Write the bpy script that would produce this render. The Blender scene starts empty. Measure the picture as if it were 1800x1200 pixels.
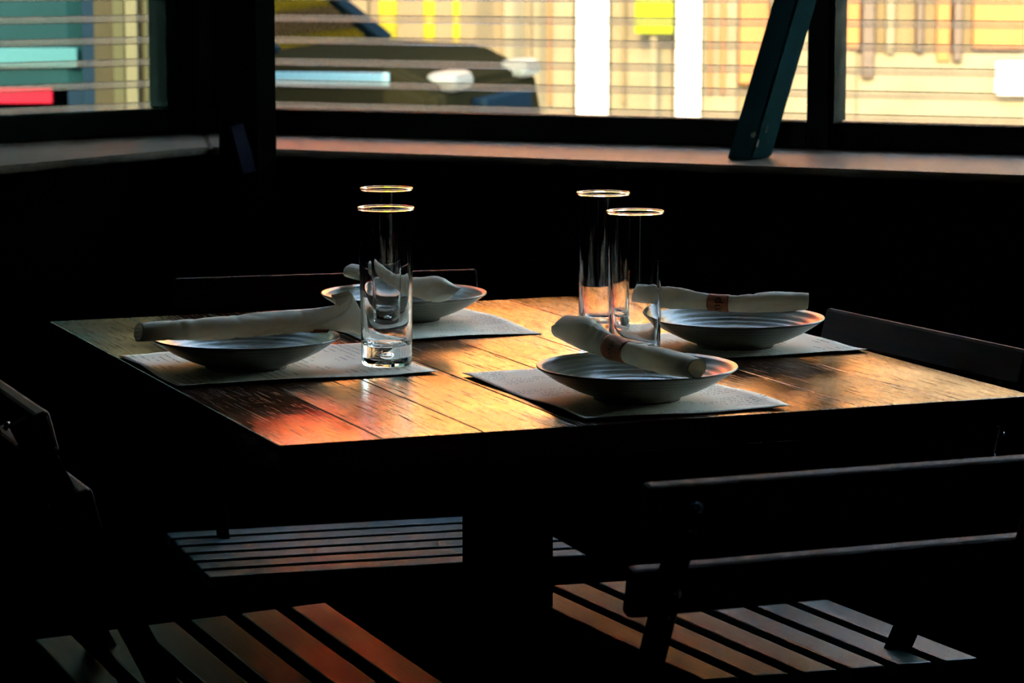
import bpy, bmesh, math, random
from mathutils import Vector, Matrix
random.seed(7)
S = bpy.context.scene
C = bpy.context.collection
PI = math.pi

# ------------------------------------------------------------------ camera
TILT = math.atan(680 / 4990)
cam = bpy.data.cameras.new('camera')
camo = bpy.data.objects.new('camera', cam); C.objects.link(camo)
camo.location = (0, 0, 1.18)
camo.rotation_euler = (PI / 2 - TILT, 0, 0)
cam.sensor_width = 36; cam.lens = 36 * 4990 / 1800
cam.clip_start = 0.05; cam.clip_end = 300
cam.dof.use_dof = True; cam.dof.focus_distance = 2.95; cam.dof.aperture_fstop = 14.0
S.camera = camo

# ------------------------------------------------------------------ world, sun, added fill light, exposure
W = bpy.data.worlds.new('sky'); S.world = W; W.use_nodes = True
nt = W.node_tree; nt.nodes.clear()
sky = nt.nodes.new('ShaderNodeTexSky'); sky.sky_type = 'NISHITA'; sky.sun_disc = False
sky.sun_elevation = math.radians(24); sky.sun_rotation = math.radians(190)
sky.air_density = 1.2; sky.dust_density = 2.5; sky.ozone_density = 1.0
bg = nt.nodes.new('ShaderNodeBackground'); bg.inputs[1].default_value = 2.4
wo = nt.nodes.new('ShaderNodeOutputWorld')
nt.links.new(sky.outputs[0], bg.inputs[0]); nt.links.new(bg.outputs[0], wo.inputs[0])

def sun():
    l = bpy.data.lights.new('sun', 'SUN'); l.energy = 15.0; l.angle = math.radians(0.6); l.color = (1.0, 0.72, 0.42)
    o = bpy.data.objects.new('sun', l); C.objects.link(o)
    d = Vector((0.22, 0.87, -0.44))                      # travels away from the camera, down onto the far facade
    o.rotation_euler = d.to_track_quat('-Z', 'Y').to_euler(); o.location = (0, -5, 8)
sun()
def fill_light():
    # cool fill lamp added behind the viewer; the back wall has no opening
    l = bpy.data.lights.new('added_fill_light', 'AREA'); l.shape = 'RECTANGLE'; l.size = 1.1; l.size_y = 1.9
    l.energy = 0.5; l.color = (0.55, 0.85, 0.9)
    o = bpy.data.objects.new('added_fill_light', l); C.objects.link(o)
    o.location = (-2.2, -2.34, 1.15); o.rotation_euler = (Vector((0.35, 1, 0.0))).to_track_quat('-Z', 'Z').to_euler()
fill_light()
S.view_settings.view_transform = 'Standard'; S.view_settings.look = 'None'
S.view_settings.exposure = 0.95; S.view_settings.gamma = 1.0; S.view_settings.use_curve_mapping = False
S.cycles.max_bounces = 14; S.cycles.transmission_bounces = 12; S.cycles.transparent_max_bounces = 16
S.cycles.glossy_bounces = 6; S.cycles.diffuse_bounces = 4
S.cycles.caustics_refractive = True; S.cycles.caustics_reflective = True
S.cycles.use_denoising = True

# ------------------------------------------------------------------ materials
def mat(name, col=(.5, .5, .5), rough=.5, spec=.5, metal=0, trans=0, ior=1.45):
    m = bpy.data.materials.new(name); m.use_nodes = True
    b = m.node_tree.nodes['Principled BSDF']
    b.inputs['Base Color'].default_value = (*col, 1); b.inputs['Roughness'].default_value = rough
    b.inputs['Specular IOR Level'].default_value = spec; b.inputs['Metallic'].default_value = metal
    b.inputs['Transmission Weight'].default_value = trans; b.inputs['IOR'].default_value = ior
    return m
def N(m, t, **kw):
    n = m.node_tree.nodes.new(t)
    for k, v in kw.items(): setattr(n, k, v)
    return n
def L(m, a, b): m.node_tree.links.new(a, b)
def noisy(name, c1, c2, scale=(8, 8, 8), rough=.6, bump=.2, detail=6, spec=.4, rvar=0.0, dist=.002, lo=.35, hi=.65):
    m = mat(name, c1, rough, spec); b = m.node_tree.nodes['Principled BSDF']
    tc = N(m, 'ShaderNodeTexCoord'); mp = N(m, 'ShaderNodeMapping'); mp.inputs['Scale'].default_value = scale
    L(m, tc.outputs['Object'], mp.inputs[0])
    nz = N(m, 'ShaderNodeTexNoise'); nz.inputs['Scale'].default_value = 1; nz.inputs['Detail'].default_value = detail
    nz.inputs['Roughness'].default_value = .62
    L(m, mp.outputs[0], nz.inputs['Vector'])
    cr = N(m, 'ShaderNodeValToRGB'); cr.color_ramp.elements[0].position = lo; cr.color_ramp.elements[1].position = hi
    cr.color_ramp.elements[0].color = (*c1, 1); cr.color_ramp.elements[1].color = (*c2, 1)
    L(m, nz.outputs['Fac'], cr.inputs[0]); L(m, cr.outputs[0], b.inputs['Base Color'])
    if bump:
        bp = N(m, 'ShaderNodeBump'); bp.inputs['Strength'].default_value = bump; bp.inputs['Distance'].default_value = dist
        L(m, nz.outputs['Fac'], bp.inputs['Height']); L(m, bp.outputs[0], b.inputs['Normal'])
    if rvar:
        mr = N(m, 'ShaderNodeMapRange'); mr.inputs[1].default_value = .3; mr.inputs[2].default_value = .7
        mr.inputs[3].default_value = rough - rvar; mr.inputs[4].default_value = rough + rvar
        L(m, nz.outputs['Fac'], mr.inputs[0]); L(m, mr.outputs[0], b.inputs['Roughness'])
    return m

def table_wood():
    m = mat('varnished_plank', (.05, .02, .01), .3, .5); b = m.node_tree.nodes['Principled BSDF']
    tc = N(m, 'ShaderNodeTexCoord'); oi = N(m, 'ShaderNodeObjectInfo')
    add = N(m, 'ShaderNodeVectorMath', operation='ADD'); sc = N(m, 'ShaderNodeVectorMath', operation='SCALE')
    cmb = N(m, 'ShaderNodeCombineXYZ')
    for i in range(3): L(m, oi.outputs['Random'], cmb.inputs[i])
    L(m, cmb.outputs[0], sc.inputs[0]); sc.inputs['Scale'].default_value = 7
    L(m, tc.outputs['Object'], add.inputs[0]); L(m, sc.outputs[0], add.inputs[1])
    def noise(scale, detail, rough=.6):
        mp = N(m, 'ShaderNodeMapping'); mp.inputs['Scale'].default_value = scale
        L(m, add.outputs[0], mp.inputs[0])
        n = N(m, 'ShaderNodeTexNoise'); n.inputs['Scale'].default_value = 1; n.inputs['Detail'].default_value = detail
        n.inputs['Roughness'].default_value = rough; L(m, mp.outputs[0], n.inputs['Vector']); return n
    grain = noise((330, 9, 60), 5); figure = noise((26, 2.2, 9), 5); saw = noise((14, 360, 40), 4, .7); patch = noise((7, 5, 7), 2); blot = noise((5, 5, 5), 3)
    cr = N(m, 'ShaderNodeValToRGB'); e = cr.color_ramp.elements
    e[0].position = .3; e[0].color = (.004, .002, .0015, 1); e[1].position = .7; e[1].color = (.045, .014, .005, 1)
    mx = N(m, 'ShaderNodeMath', operation='MULTIPLY_ADD'); mx.inputs[1].default_value = .6
    h = N(m, 'ShaderNodeMath', operation='MULTIPLY'); h.inputs[1].default_value = .4
    L(m, figure.outputs[0], h.inputs[0]); L(m, grain.outputs[0], mx.inputs[0]); L(m, h.outputs[0], mx.inputs[2])
    L(m, mx.outputs[0], cr.inputs[0]); L(m, cr.outputs[0], b.inputs['Base Color'])
    # relief: pores along the plank, saw marks across it
    bp1 = N(m, 'ShaderNodeBump'); bp1.inputs['Strength'].default_value = .45; bp1.inputs['Distance'].default_value = .0005
    bp2 = N(m, 'ShaderNodeBump'); bp2.inputs['Distance'].default_value = .0004
    L(m, grain.outputs[0], bp1.inputs['Height']); L(m, saw.outputs[0], bp2.inputs['Height'])
    pm = N(m, 'ShaderNodeMapRange'); pm.inputs[1].default_value = .42; pm.inputs[2].default_value = .62; pm.inputs[4].default_value = .8
    L(m, patch.outputs[0], pm.inputs[0]); L(m, pm.outputs[0], bp2.inputs['Strength'])
    L(m, bp1.outputs[0], bp2.inputs['Normal']); L(m, bp2.outputs[0], b.inputs['Normal'])
    mr = N(m, 'ShaderNodeMapRange'); mr.inputs[1].default_value = .35; mr.inputs[2].default_value = .7
    mr.inputs[3].default_value = .06; mr.inputs[4].default_value = .17
    L(m, blot.outputs[0], mr.inputs[0])
    # open pores and knife cuts: dull, unvarnished
    pore = noise((420, 12, 60), 3, .7); pc_ = N(m, 'ShaderNodeMapRange'); pc_.inputs[1].default_value = .56; pc_.inputs[2].default_value = .66
    L(m, pore.outputs[0], pc_.inputs[0])
    cut = noise((24, 520, 60), 3, .75); cc = N(m, 'ShaderNodeMapRange'); cc.inputs[1].default_value = .62; cc.inputs[2].default_value = .70
    L(m, cut.outputs[0], cc.inputs[0])
    mxx = N(m, 'ShaderNodeMath', operation='MAXIMUM'); L(m, pc_.outputs[0], mxx.inputs[0]); L(m, cc.outputs[0], mxx.inputs[1])
    ra = N(m, 'ShaderNodeMath', operation='MULTIPLY_ADD'); ra.inputs[1].default_value = .45
    L(m, mxx.outputs[0], ra.inputs[0]); L(m, mr.outputs[0], ra.inputs[2]); L(m, ra.outputs[0], b.inputs['Roughness'])
    sl = N(m, 'ShaderNodeMapRange'); sl.inputs[3].default_value = .6; sl.inputs[4].default_value = .05
    L(m, mxx.outputs[0], sl.inputs[0])
    worn = noise((3.2, 4.5, 3), 4, .55); wr = N(m, 'ShaderNodeMapRange'); wr.inputs[1].default_value = .40; wr.inputs[2].default_value = .60
    wr.inputs[3].default_value = .22; wr.inputs[4].default_value = 1.0          # varnish rubbed thin in places
    L(m, worn.outputs[0], wr.inputs[0]); sw = N(m, 'ShaderNodeMath', operation='MULTIPLY')
    L(m, sl.outputs[0], sw.inputs[0]); L(m, wr.outputs[0], sw.inputs[1]); L(m, sw.outputs[0], b.inputs['Specular IOR Level'])
    b.inputs['Specular Tint'].default_value = (1, .72, .45, 1)
    return m

M = {}
M['table'] = table_wood()
M['table_edge'] = noisy('dark_table_frame', (.002, .0015, .001), (.005, .003, .002), (6, 40, 6), .8, .2, spec=.03)
M['slat'] = noisy('weathered_seat_slat', (.012, .032, .033), (.038, .072, .070), (90, 6, 40), .36, .4, 7, .24, .08, .0015)
M['rail'] = noisy('weathered_back_rail', (.026, .009, .006), (.075, .024, .015), (6, 90, 90), .6, .4, 7, .10, .08, .0015)
M['steel'] = noisy('black_painted_steel', (.002, .002, .002), (.005, .005, .005), (30, 30, 30), .75, .1, spec=.04)
M['bolt'] = mat('zinc_bolt', (.3, .32, .32), .35, metal=1)
M['wallm'] = noisy('black_painted_board', (.001, .0012, .001), (.003, .0035, .003), (5, 5, 14), .95, .15, spec=.0)
M['darkwood'] = noisy('dark_stained_frame', (.002, .003, .002), (.006, .008, .006), (4, 4, 30), .8, .2, spec=.06)
M['greenpaint'] = noisy('dark_green_frame_paint', (.006, .013, .010), (.014, .023, .018), (8, 8, 3), .8, .2, spec=.0)
M['jamb'] = noisy('lit_grey_green_jamb', (.014, .019, .014), (.032, .037, .027), (14, 14, 5), .8, .2, spec=.02)
M['jamb2'] = noisy('dull_green_corner_strip', (.02, .03, .025), (.04, .055, .045), (14, 14, 5), .6, .2, spec=.3)
M['sill'] = noisy('bare_sill_board', (.04, .028, .019), (.14, .105, .077), (3, 60, 20), .55, .5, 7, .10, .1, .002)
M['beam'] = noisy('scuffed_teal_beam', (.009, .034, .042), (.015, .046, .049), (10, 10, 3), .8, .25, spec=.0)
M['scuff'] = mat('dark_beam_scuff', (.01, .01, .01), .8)
M['bare'] = mat('bare_wood_chip', (.35, .28, .18), .8)
M['tape'] = noisy('navy_tape', (.012, .012, .06), (.02, .02, .10), (30, 30, 30), .6, .1)
M['floor'] = noisy('dark_floor', (.004, .004, .004), (.012, .010, .009), (3, 3, 3), .6, .1, spec=.2)
M['ceil'] = noisy('dark_ceiling', (.008, .008, .008), (.014, .014, .013), (3, 3, 3), .8, .1, spec=.2)

def paper(name, base, printed):
    m = mat(name, base, .75, .25); b = m.node_tree.nodes['Principled BSDF']
    tc = N(m, 'ShaderNodeTexCoord')
    nz = N(m, 'ShaderNodeTexNoise'); nz.inputs['Scale'].default_value = 300; nz.inputs['Detail'].default_value = 3
    L(m, tc.outputs['Object'], nz.inputs['Vector'])
    bp = N(m, 'ShaderNodeBump'); bp.inputs['Strength'].default_value = .15; bp.inputs['Distance'].default_value = .0005
    L(m, nz.outputs[0], bp.inputs['Height']); L(m, bp.outputs[0], b.inputs['Normal'])
    if printed:      # rows of tiny print: row mask x letter mask x paragraph mask
        sx = N(m, 'ShaderNodeSeparateXYZ'); L(m, tc.outputs['Object'], sx.inputs[0])
        row = N(m, 'ShaderNodeMath', operation='PINGPONG'); row.inputs[1].default_value = .0045
        L(m, sx.outputs['Y'], row.inputs[0])
        rl = N(m, 'ShaderNodeMath', operation='LESS_THAN'); rl.inputs[1].default_value = .0011; L(m, row.outputs[0], rl.inputs[0])
        def msk(scale, thr):
            mp = N(m, 'ShaderNodeMapping'); mp.inputs['Scale'].default_value = scale; L(m, tc.outputs['Object'], mp.inputs[0])
            n = N(m, 'ShaderNodeTexNoise'); n.inputs['Scale'].default_value = 1; n.inputs['Detail'].default_value = 1
            L(m, mp.outputs[0], n.inputs['Vector'])
            g = N(m, 'ShaderNodeMath', operation='GREATER_THAN'); g.inputs[1].default_value = thr; L(m, n.outputs[0], g.inputs[0]); return g
        a = msk((420, 110, 1), .5); c = msk((16, 24, 1), .52)
        m1 = N(m, 'ShaderNodeMath', operation='MULTIPLY'); m2 = N(m, 'ShaderNodeMath', operation='MULTIPLY')
        L(m, rl.outputs[0], m1.inputs[0]); L(m, a.outputs[0], m1.inputs[1]); L(m, m1.outputs[0], m2.inputs[0]); L(m, c.outputs[0], m2.inputs[1])
        mx = N(m, 'ShaderNodeMix', data_type='RGBA'); mx.inputs[6].default_value = (*base, 1); mx.inputs[7].default_value = (.12, .13, .11, 1)
        L(m, m2.outputs[0], mx.inputs[0]); L(m, mx.outputs[2], b.inputs['Base Color'])
    return m
M['menu'] = paper('printed_paper', (.88, .82, .68), True)
def napkin_mat():
    m = noisy('paper_napkin', (.78, .71, .58), (.88, .81, .67), (40, 40, 40), .85, .5, 5, .2, dist=.0012)
    nt = m.node_tree; b = nt.nodes['Principled BSDF']; out = nt.nodes['Material Output']
    tr = N(m, 'ShaderNodeBsdfTranslucent'); tr.inputs[0].default_value = (.7, .64, .5, 1)
    mx = N(m, 'ShaderNodeMixShader'); mx.inputs[0].default_value = .22
    L(m, b.outputs[0], mx.inputs[1]); L(m, tr.outputs[0], mx.inputs[2]); L(m, mx.outputs[0], out.inputs[0])
    return m
M['napkin'] = napkin_mat()
M['band'] = noisy('orange_paper_band', (.40, .12, .05), (.52, .18, .08), (60, 60, 60), .7, .15)
M['ink'] = mat('dark_ink', (.03, .012, .01), .7)
def ceramic():
    m = mat('grey_glazed_stoneware', (.3, .29, .26), .3, .5); b = m.node_tree.nodes['Principled BSDF']
    tc = N(m, 'ShaderNodeTexCoord'); w = N(m, 'ShaderNodeTexWave', wave_type='RINGS', rings_direction='Z')
    w.inputs['Scale'].default_value = 55; w.inputs['Distortion'].default_value = 1.2; w.inputs['Detail'].default_value = 3
    L(m, tc.outputs['Object'], w.inputs['Vector'])
    bp = N(m, 'ShaderNodeBump'); bp.inputs['Strength'].default_value = .22; bp.inputs['Distance'].default_value = .0004
    L(m, w.outputs['Fac'], bp.inputs['Height']); L(m, bp.outputs[0], b.inputs['Normal'])
    cr = N(m, 'ShaderNodeValToRGB'); cr.color_ramp.elements[0].color = (.14, .135, .105, 1); cr.color_ramp.elements[1].color = (.24, .23, .185, 1)
    L(m, w.outputs['Fac'], cr.inputs[0]); L(m, cr.outputs[0], b.inputs['Base Color'])
    return m
M['bowl'] = ceramic()
M['foot'] = mat('unglazed_brown_foot', (.09, .05, .035), .7)
M['glass'] = mat('clear_glass', (1, 1, 1), .0, .5, trans=1, ior=1.5)
def pane_mat():
    m = bpy.data.materials.new('window_glass'); m.use_nodes = True; nt = m.node_tree; nt.nodes.clear()
    o = N(m, 'ShaderNodeOutputMaterial'); t = N(m, 'ShaderNodeBsdfTransparent'); g = N(m, 'ShaderNodeBsdfGlossy')
    g.inputs['Roughness'].default_value = .02; t.inputs[0].default_value = (.95, .97, .95, 1)
    f = N(m, 'ShaderNodeFresnel'); f.inputs[0].default_value = 1.35; mx = N(m, 'ShaderNodeMixShader')
    L(m, f.outputs[0], mx.inputs[0]); L(m, t.outputs[0], mx.inputs[1]); L(m, g.outputs[0], mx.inputs[2]); L(m, mx.outputs[0], o.inputs[0])
    return m
M['pane'] = pane_mat()
def strip_mat():
    # clear plastic hinge where two shutter slats lock: see-through, milky, scored lengthwise
    m = bpy.data.materials.new('milky_clear_plastic'); m.use_nodes = True; nt = m.node_tree; nt.nodes.clear()
    o = N(m, 'ShaderNodeOutputMaterial'); t = N(m, 'ShaderNodeBsdfTransparent'); t.inputs[0].default_value = (.97, .95, .92, 1)
    d = N(m, 'ShaderNodeBsdfTranslucent'); d.inputs[0].default_value = (.22, .175, .135, 1)
    g = N(m, 'ShaderNodeBsdfGlossy'); g.inputs['Roughness'].default_value = .08
    tc = N(m, 'ShaderNodeTexCoord'); mp = N(m, 'ShaderNodeMapping'); mp.inputs['Scale'].default_value = (1.2, 3, 650)
    nz = N(m, 'ShaderNodeTexNoise'); nz.inputs['Scale'].default_value = 1; nz.inputs['Detail'].default_value = 3
    L(m, tc.outputs['Object'], mp.inputs[0]); L(m, mp.outputs[0], nz.inputs['Vector'])
    mr = N(m, 'ShaderNodeMapRange'); mr.inputs[1].default_value = .35; mr.inputs[2].default_value = .65
    mr.inputs[3].default_value = .12; mr.inputs[4].default_value = .42; L(m, nz.outputs[0], mr.inputs[0])
    m1 = N(m, 'ShaderNodeMixShader'); L(m, mr.outputs[0], m1.inputs[0])
    f = N(m, 'ShaderNodeFresnel'); f.inputs[0].default_value = 1.3; m2 = N(m, 'ShaderNodeMixShader')
    L(m, t.outputs[0], m1.inputs[1]); L(m, d.outputs[0], m1.inputs[2])
    L(m, f.outputs[0], m2.inputs[0]); L(m, m1.outputs[0], m2.inputs[1]); L(m, g.outputs[0], m2.inputs[2]); L(m, m2.outputs[0], o.inputs[0])
    return m
def tint_mat():
    m = bpy.data.materials.new('tinted_car_glass'); m.use_nodes = True; nt = m.node_tree; nt.nodes.clear()
    o = N(m, 'ShaderNodeOutputMaterial'); t = N(m, 'ShaderNodeBsdfTransparent'); t.inputs[0].default_value = (.62, .60, .48, 1)
    g = N(m, 'ShaderNodeBsdfGlossy'); g.inputs['Roughness'].default_value = .03
    f = N(m, 'ShaderNodeFresnel'); f.inputs[0].default_value = 1.04; m2 = N(m, 'ShaderNodeMixShader')
    L(m, f.outputs[0], m2.inputs[0]); L(m, t.outputs[0], m2.inputs[1]); L(m, g.outputs[0], m2.inputs[2]); L(m, m2.outputs[0], o.inputs[0])
    return m
M['tint'] = tint_mat()
M['strip'] = strip_mat()
# street
M['ground'] = noisy('pale_paving', (.36, .33, .27), (.5, .46, .38), (2, 2, 2), .8, .2)
M['beige'] = noisy('grey_beige_render', (.17, .120, .075), (.22, .160, .105), (1, 1, 1), .85, .2)
M['slate'] = noisy('dark_teal_sky_blocker', (.005, .015, .018), (.009, .021, .025), (1, 1, 1), .85, .2, spec=.1)
M['upper'] = noisy('brightened_ochre_plaster', (.52, .180, .045), (.62, .235, .066), (1.2, 1.2, .8), .85, .2)  # colour brightened so the unseen upper wall lights room and table
M['plaster'] = noisy('darkened_tan_lower_wall', (.042, .028, .011), (.06, .041, .017), (1.2, 1.2, .8), .85, .2)  # lower wall colours from here darkened to hold down the sunlit brightness
M['orange'] = noisy('orange_plaster', (.083, .029, .004), (.108, .041, .007), (2, 2, 1), .85, .2)
M['cream'] = noisy('cream_plaster', (.049, .039, .020), (.073, .057, .031), (2, 2, 2), .85, .2)
M['greycream'] = mat('grey_cream_paint', (.022, .023, .013), .8, .0)
M['cream2'] = mat('dull_cream_paint', (.042, .041, .025), .8, .0)
M['white'] = noisy('white_limewash', (.56, .53, .46), (.62, .59, .52), (3, 3, 3), .8, .1)
M['brown'] = noisy('brown_timber', (.014, .006, .002), (.024, .011, .004), (3, 3, 14), .6, .2)
M['olive'] = noisy('olive_render', (.011, .010, .0055), (.016, .0145, .0085), (3, 3, 3), .85, .1, spec=.03)
M['yellow'] = mat('lemon_sign_paint', (.075, .082, .002), .6, .05)
M['amber'] = mat('yellow_post_paint', (.145, .108, .006), .6, .05)
M['red'] = noisy('red_awning_cloth', (.70, .03, .015), (.80, .05, .02), (3, 20, 3), .8, .1)
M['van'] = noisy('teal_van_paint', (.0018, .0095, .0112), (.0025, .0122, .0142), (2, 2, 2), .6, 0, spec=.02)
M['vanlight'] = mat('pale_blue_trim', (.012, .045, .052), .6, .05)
M['carpaint'] = mat('dark_bronze_car_paint', (.006, .0055, .0028), .7, .0)
M['cardark'] = mat('dark_window_glass', (.02, .022, .02), .12)
M['bluetrim'] = mat('pale_blue_body_stripe', (.06, .13, .16), .4)
M['chrome'] = mat('chrome_trim', (.3, .33, .33), .35, metal=1)
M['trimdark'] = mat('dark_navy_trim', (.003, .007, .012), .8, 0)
M['tail'] = mat('red_tail_lens', (.09, .001, .006), .5, .05)
M['tyre'] = mat('tyre_rubber', (.02, .02, .02), .8)
M['lens'] = mat('headlamp_lens', (.06, .07, .07), .5, .2)

# ------------------------------------------------------------------ helpers
def obj(name, bm, m, parent=None, smooth=False, loc=None):
    me = bpy.data.meshes.new(name); bmesh.ops.recalc_face_normals(bm, faces=bm.faces[:]); bm.to_mesh(me); bm.free()
    if smooth:
        for p in me.polygons: p.use_smooth = True
    if m is not None: me.materials.append(m)
    o = bpy.data.objects.new(name, me); C.objects.link(o)
    if parent is not None: o.parent = parent
    if loc is not None: o.location = loc
    return o
def thing(name, label, cat, loc=(0, 0, 0), rz=0, group=None):
    o = bpy.data.objects.new(name, None); C.objects.link(o); o.location = loc; o.rotation_euler = (0, 0, rz)
    o.empty_display_size = .1
    o['label'] = label; o['category'] = cat
    if group: o['group'] = group
    return o
def tag(o, label, cat, group=None):
    o['label'] = label; o['category'] = cat
    if group: o['group'] = group
    return o
def struct(o, label=None, cat=None):
    o['kind'] = 'structure'
    if label: o['label'] = label
    if cat: o['category'] = cat
    return o
def box(bm, c, s, rot=None, bev=0.0):
    r = bmesh.ops.create_cube(bm, size=1.0)
    vs = r['verts']
    bmesh.ops.scale(bm, vec=s, verts=vs)
    if bev:
        es = list({e for v in vs for e in v.link_edges})
        rb = bmesh.ops.bevel(bm, geom=es, offset=bev, segments=2, affect='EDGES', profile=.5)
        vs = list({v for f in rb['faces'] for v in f.verts} | {v for v in vs if v.is_valid})
    mx = Matrix.Translation(c) @ (rot.to_4x4() if rot is not None else Matrix())
    bmesh.ops.transform(bm, matrix=mx, verts=vs)
    return vs
def bxo(name, c, s, m, parent=None, rot=None, bev=0.0):
    bm = bmesh.new(); box(bm, c, s, rot, bev); return obj(name, bm, m, parent)
def bar(bm, a, b, w, d, up=Vector((1, 0, 0)), bev=.0015):
    # box from a to b, width w along `up`, depth d across
    a = Vector(a); b = Vector(b); z = (b - a); ln = z.length; z.normalize()
    x = (up - z * up.dot(z)).normalized(); y = z.cross(x)
    R = Matrix((x, y, z)).transposed()
    box(bm, (a + b) / 2, (w, d, ln), R, bev)
def prism(bm, poly, z0, z1):
    lo = [bm.verts.new((p[0], p[1], z0)) for p in poly]; hi = [bm.verts.new((p[0], p[1], z1)) for p in poly]
    bm.faces.new(lo[::-1]); bm.faces.new(hi)
    for i in range(len(poly)):
        j = (i + 1) % len(poly); bm.faces.new((lo[i], lo[j], hi[j], hi[i]))
def lathe(bm, prof, seg=64, closed=False):
    rings = []
    for r, z in prof:
        if r < 1e-6: rings.append([bm.verts.new((0, 0, z))])
        else: rings.append([bm.verts.new((r * math.cos(2 * PI * k / seg), r * math.sin(2 * PI * k / seg), z)) for k in range(seg)])
    pairs = list(zip(rings, rings[1:])) + ([(rings[-1], rings[0])] if closed else [])
    for A, B in pairs:
        for k in range(seg):
            q = (k + 1) % seg
            if len(A) == 1 and len(B) == 1: continue
            if len(A) == 1: bm.faces.new((A[0], B[k], B[q]))
            elif len(B) == 1: bm.faces.new((A[k], A[q], B[0]))
            else: bm.faces.new((A[k], A[q], B[q], B[k]))
def spline(pts, n):
    # Catmull-Rom resample of tuples
    P = [Vector(p) if not isinstance(p, Vector) else p for p in pts]; out = []
    P = [P[0] * 2 - P[1]] + P + [P[-1] * 2 - P[-2]]
    m = len(P) - 3
    for i in range(n + 1):
        t = i / n * m; k = min(int(t), m - 1); u = t - k
        a, b, c, d = P[k:k + 4]
        out.append(.5 * ((2 * b) + (c - a) * u + (2 * a - 5 * b + 4 * c - d) * u * u + (3 * b - a - 3 * c + d) * u ** 3))
    return out

# ------------------------------------------------------------------ the room shell
TA = math.radians(21.7); TX, TY = -0.2062, 2.4739
def T(x, y):            # a point on the table plan (x along its near edge, y along its left edge) in room coordinates
    return (TX + x * math.cos(TA) - y * math.sin(TA), TY + x * math.sin(TA) + y * math.cos(TA))

CORN = Vector((-.524, 4.834))                       # inner corner of the glazed walls
dR = Vector((1.18, -.493)).normalized()             # along the right glazed wall, away from the corner
dL = Vector((-.31, -.294)).normalized()             # along the left glazed wall, away from the corner
nR = Vector((-dR.y, dR.x))                          # outward of right wall
nL = Vector((dL.y, -dL.x))
if nR.y < 0: nR = -nR
if nL.x > 0: nL = -nL
SILL = .88
ZB, ZT = .922, 2.40
def wallpoly(o, d, n, s0, s1, t0, t1):
    a = o + d * s0; b = o + d * s1
    return [a + n * t0, b + n * t0, b + n * t1, a + n * t1]
LR, LL = 4.2, 3.4
endR = CORN + dR * LR; endL = CORN + dL * LL
back_y = -2.4
# floor / ceiling polygon: corner, right end, back right, back left, left end
room = [CORN, endR, Vector((endR.x, back_y)), Vector((endL.x, back_y)), endL]
cx = sum(p.x for p in room) / 5; cy = sum(p.y for p in room) / 5
grow = [Vector((cx, cy)) + (p - Vector((cx, cy))) * 1.05 for p in room]
bm = bmesh.new(); prism(bm, grow, -.08, 0); struct(obj('floor', bm, M['floor']))
bm = bmesh.new(); prism(bm, grow, 2.7, 2.8); struct(obj('ceiling', bm, M['ceil']))
for nm, o, d, n, ln in (('wall_right', CORN, dR, nR, LR), ('wall_left', CORN, dL, nL, LL)):
    bm = bmesh.new()
    prism(bm, wallpoly(o, d, n, -.06, ln, .0, .10), 0, SILL + .012)
    prism(bm, wallpoly(o, d, n, -.06, ln, .0, .10), ZT, 2.7)
    prism(bm, wallpoly(o, d, n, 3.0 if o is CORN and nm == 'wall_right' else .85, ln, .0, .10), SILL + .012, ZT)
    struct(obj(nm, bm, M['wallm']))
bm = bmesh.new(); prism(bm, [(endR.x, back_y), (endR.x + .1, back_y), (endR.x + .1, endR.y + .1), (endR.x, endR.y)], 0, 2.7)
struct(obj('wall_side_right', bm, M['wallm']))
bm = bmesh.new(); prism(bm, [(endL.x, back_y), (endL.x - .1, back_y), (endL.x - .1, endL.y), (endL.x, endL.y)], 0, 2.7)
struct(obj('wall_side_left', bm, M['wallm']))
bm = bmesh.new(); prism(bm, [(endL.x - .1, back_y), (endR.x + .1, back_y), (endR.x + .1, back_y - .1), (endL.x - .1, back_y - .1)], 0, 2.7)
struct(obj('wall_back', bm, M['wallm']))

# panels under the sills, set back from the sill nosing
FR0 = Vector((-.474, 4.467)); fR = Vector((1.0777, -.5286)).normalized(); fL = Vector((-.2604, -.4124)).normalized()
def struct_piece(nm, poly, z0, z1, m):
    bm = bmesh.new(); prism(bm, poly, z0, z1); return struct(obj(nm, bm, m))
struct_piece('wall_under_right_sill', [FR0 + Vector((.02, .03)), FR0 + fR * 3.9 + Vector((.02, .03)), FR0 + fR * 3.9 + Vector((.06, .09)), FR0 + Vector((.04, .09))], 0, SILL - .0125, M['wallm'])
struct_piece('wall_under_left_sill', [FR0 + Vector((-.03, .02)), FR0 + fL * 3.0 + Vector((-.03, .02)), FR0 + fL * 3.0 + Vector((-.09, .04)), FR0 + Vector((-.09, .06))], 0, SILL - .0125, M['wallm'])

# sill boards
def sill_board(nm, poly, ang):
    R = Matrix.Rotation(-ang, 2)
    bm = bmesh.new(); prism(bm, [R @ Vector(p) for p in poly], SILL - .012, SILL)
    bmesh.ops.bevel(bm, geom=[e for e in bm.edges], offset=.003, segments=2, affect='EDGES')
    o = obj(nm, bm, M['sill']); o.rotation_euler.z = ang
    return struct(o)
aR = math.atan2(dR.y, dR.x); aL = math.atan2(dL.y, dL.x)
sill_board('trim_1', [FR0, FR0 + fR * 3.9, CORN + dR * 4.1 - nR * .0, CORN - nR * .002], aR)
sill_board('trim_2', [FR0 - Vector((.0015, 0)), CORN - Vector((.0015, 0)), CORN + dL * 3.3, FR0 + fL * 3.0], aL)

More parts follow.
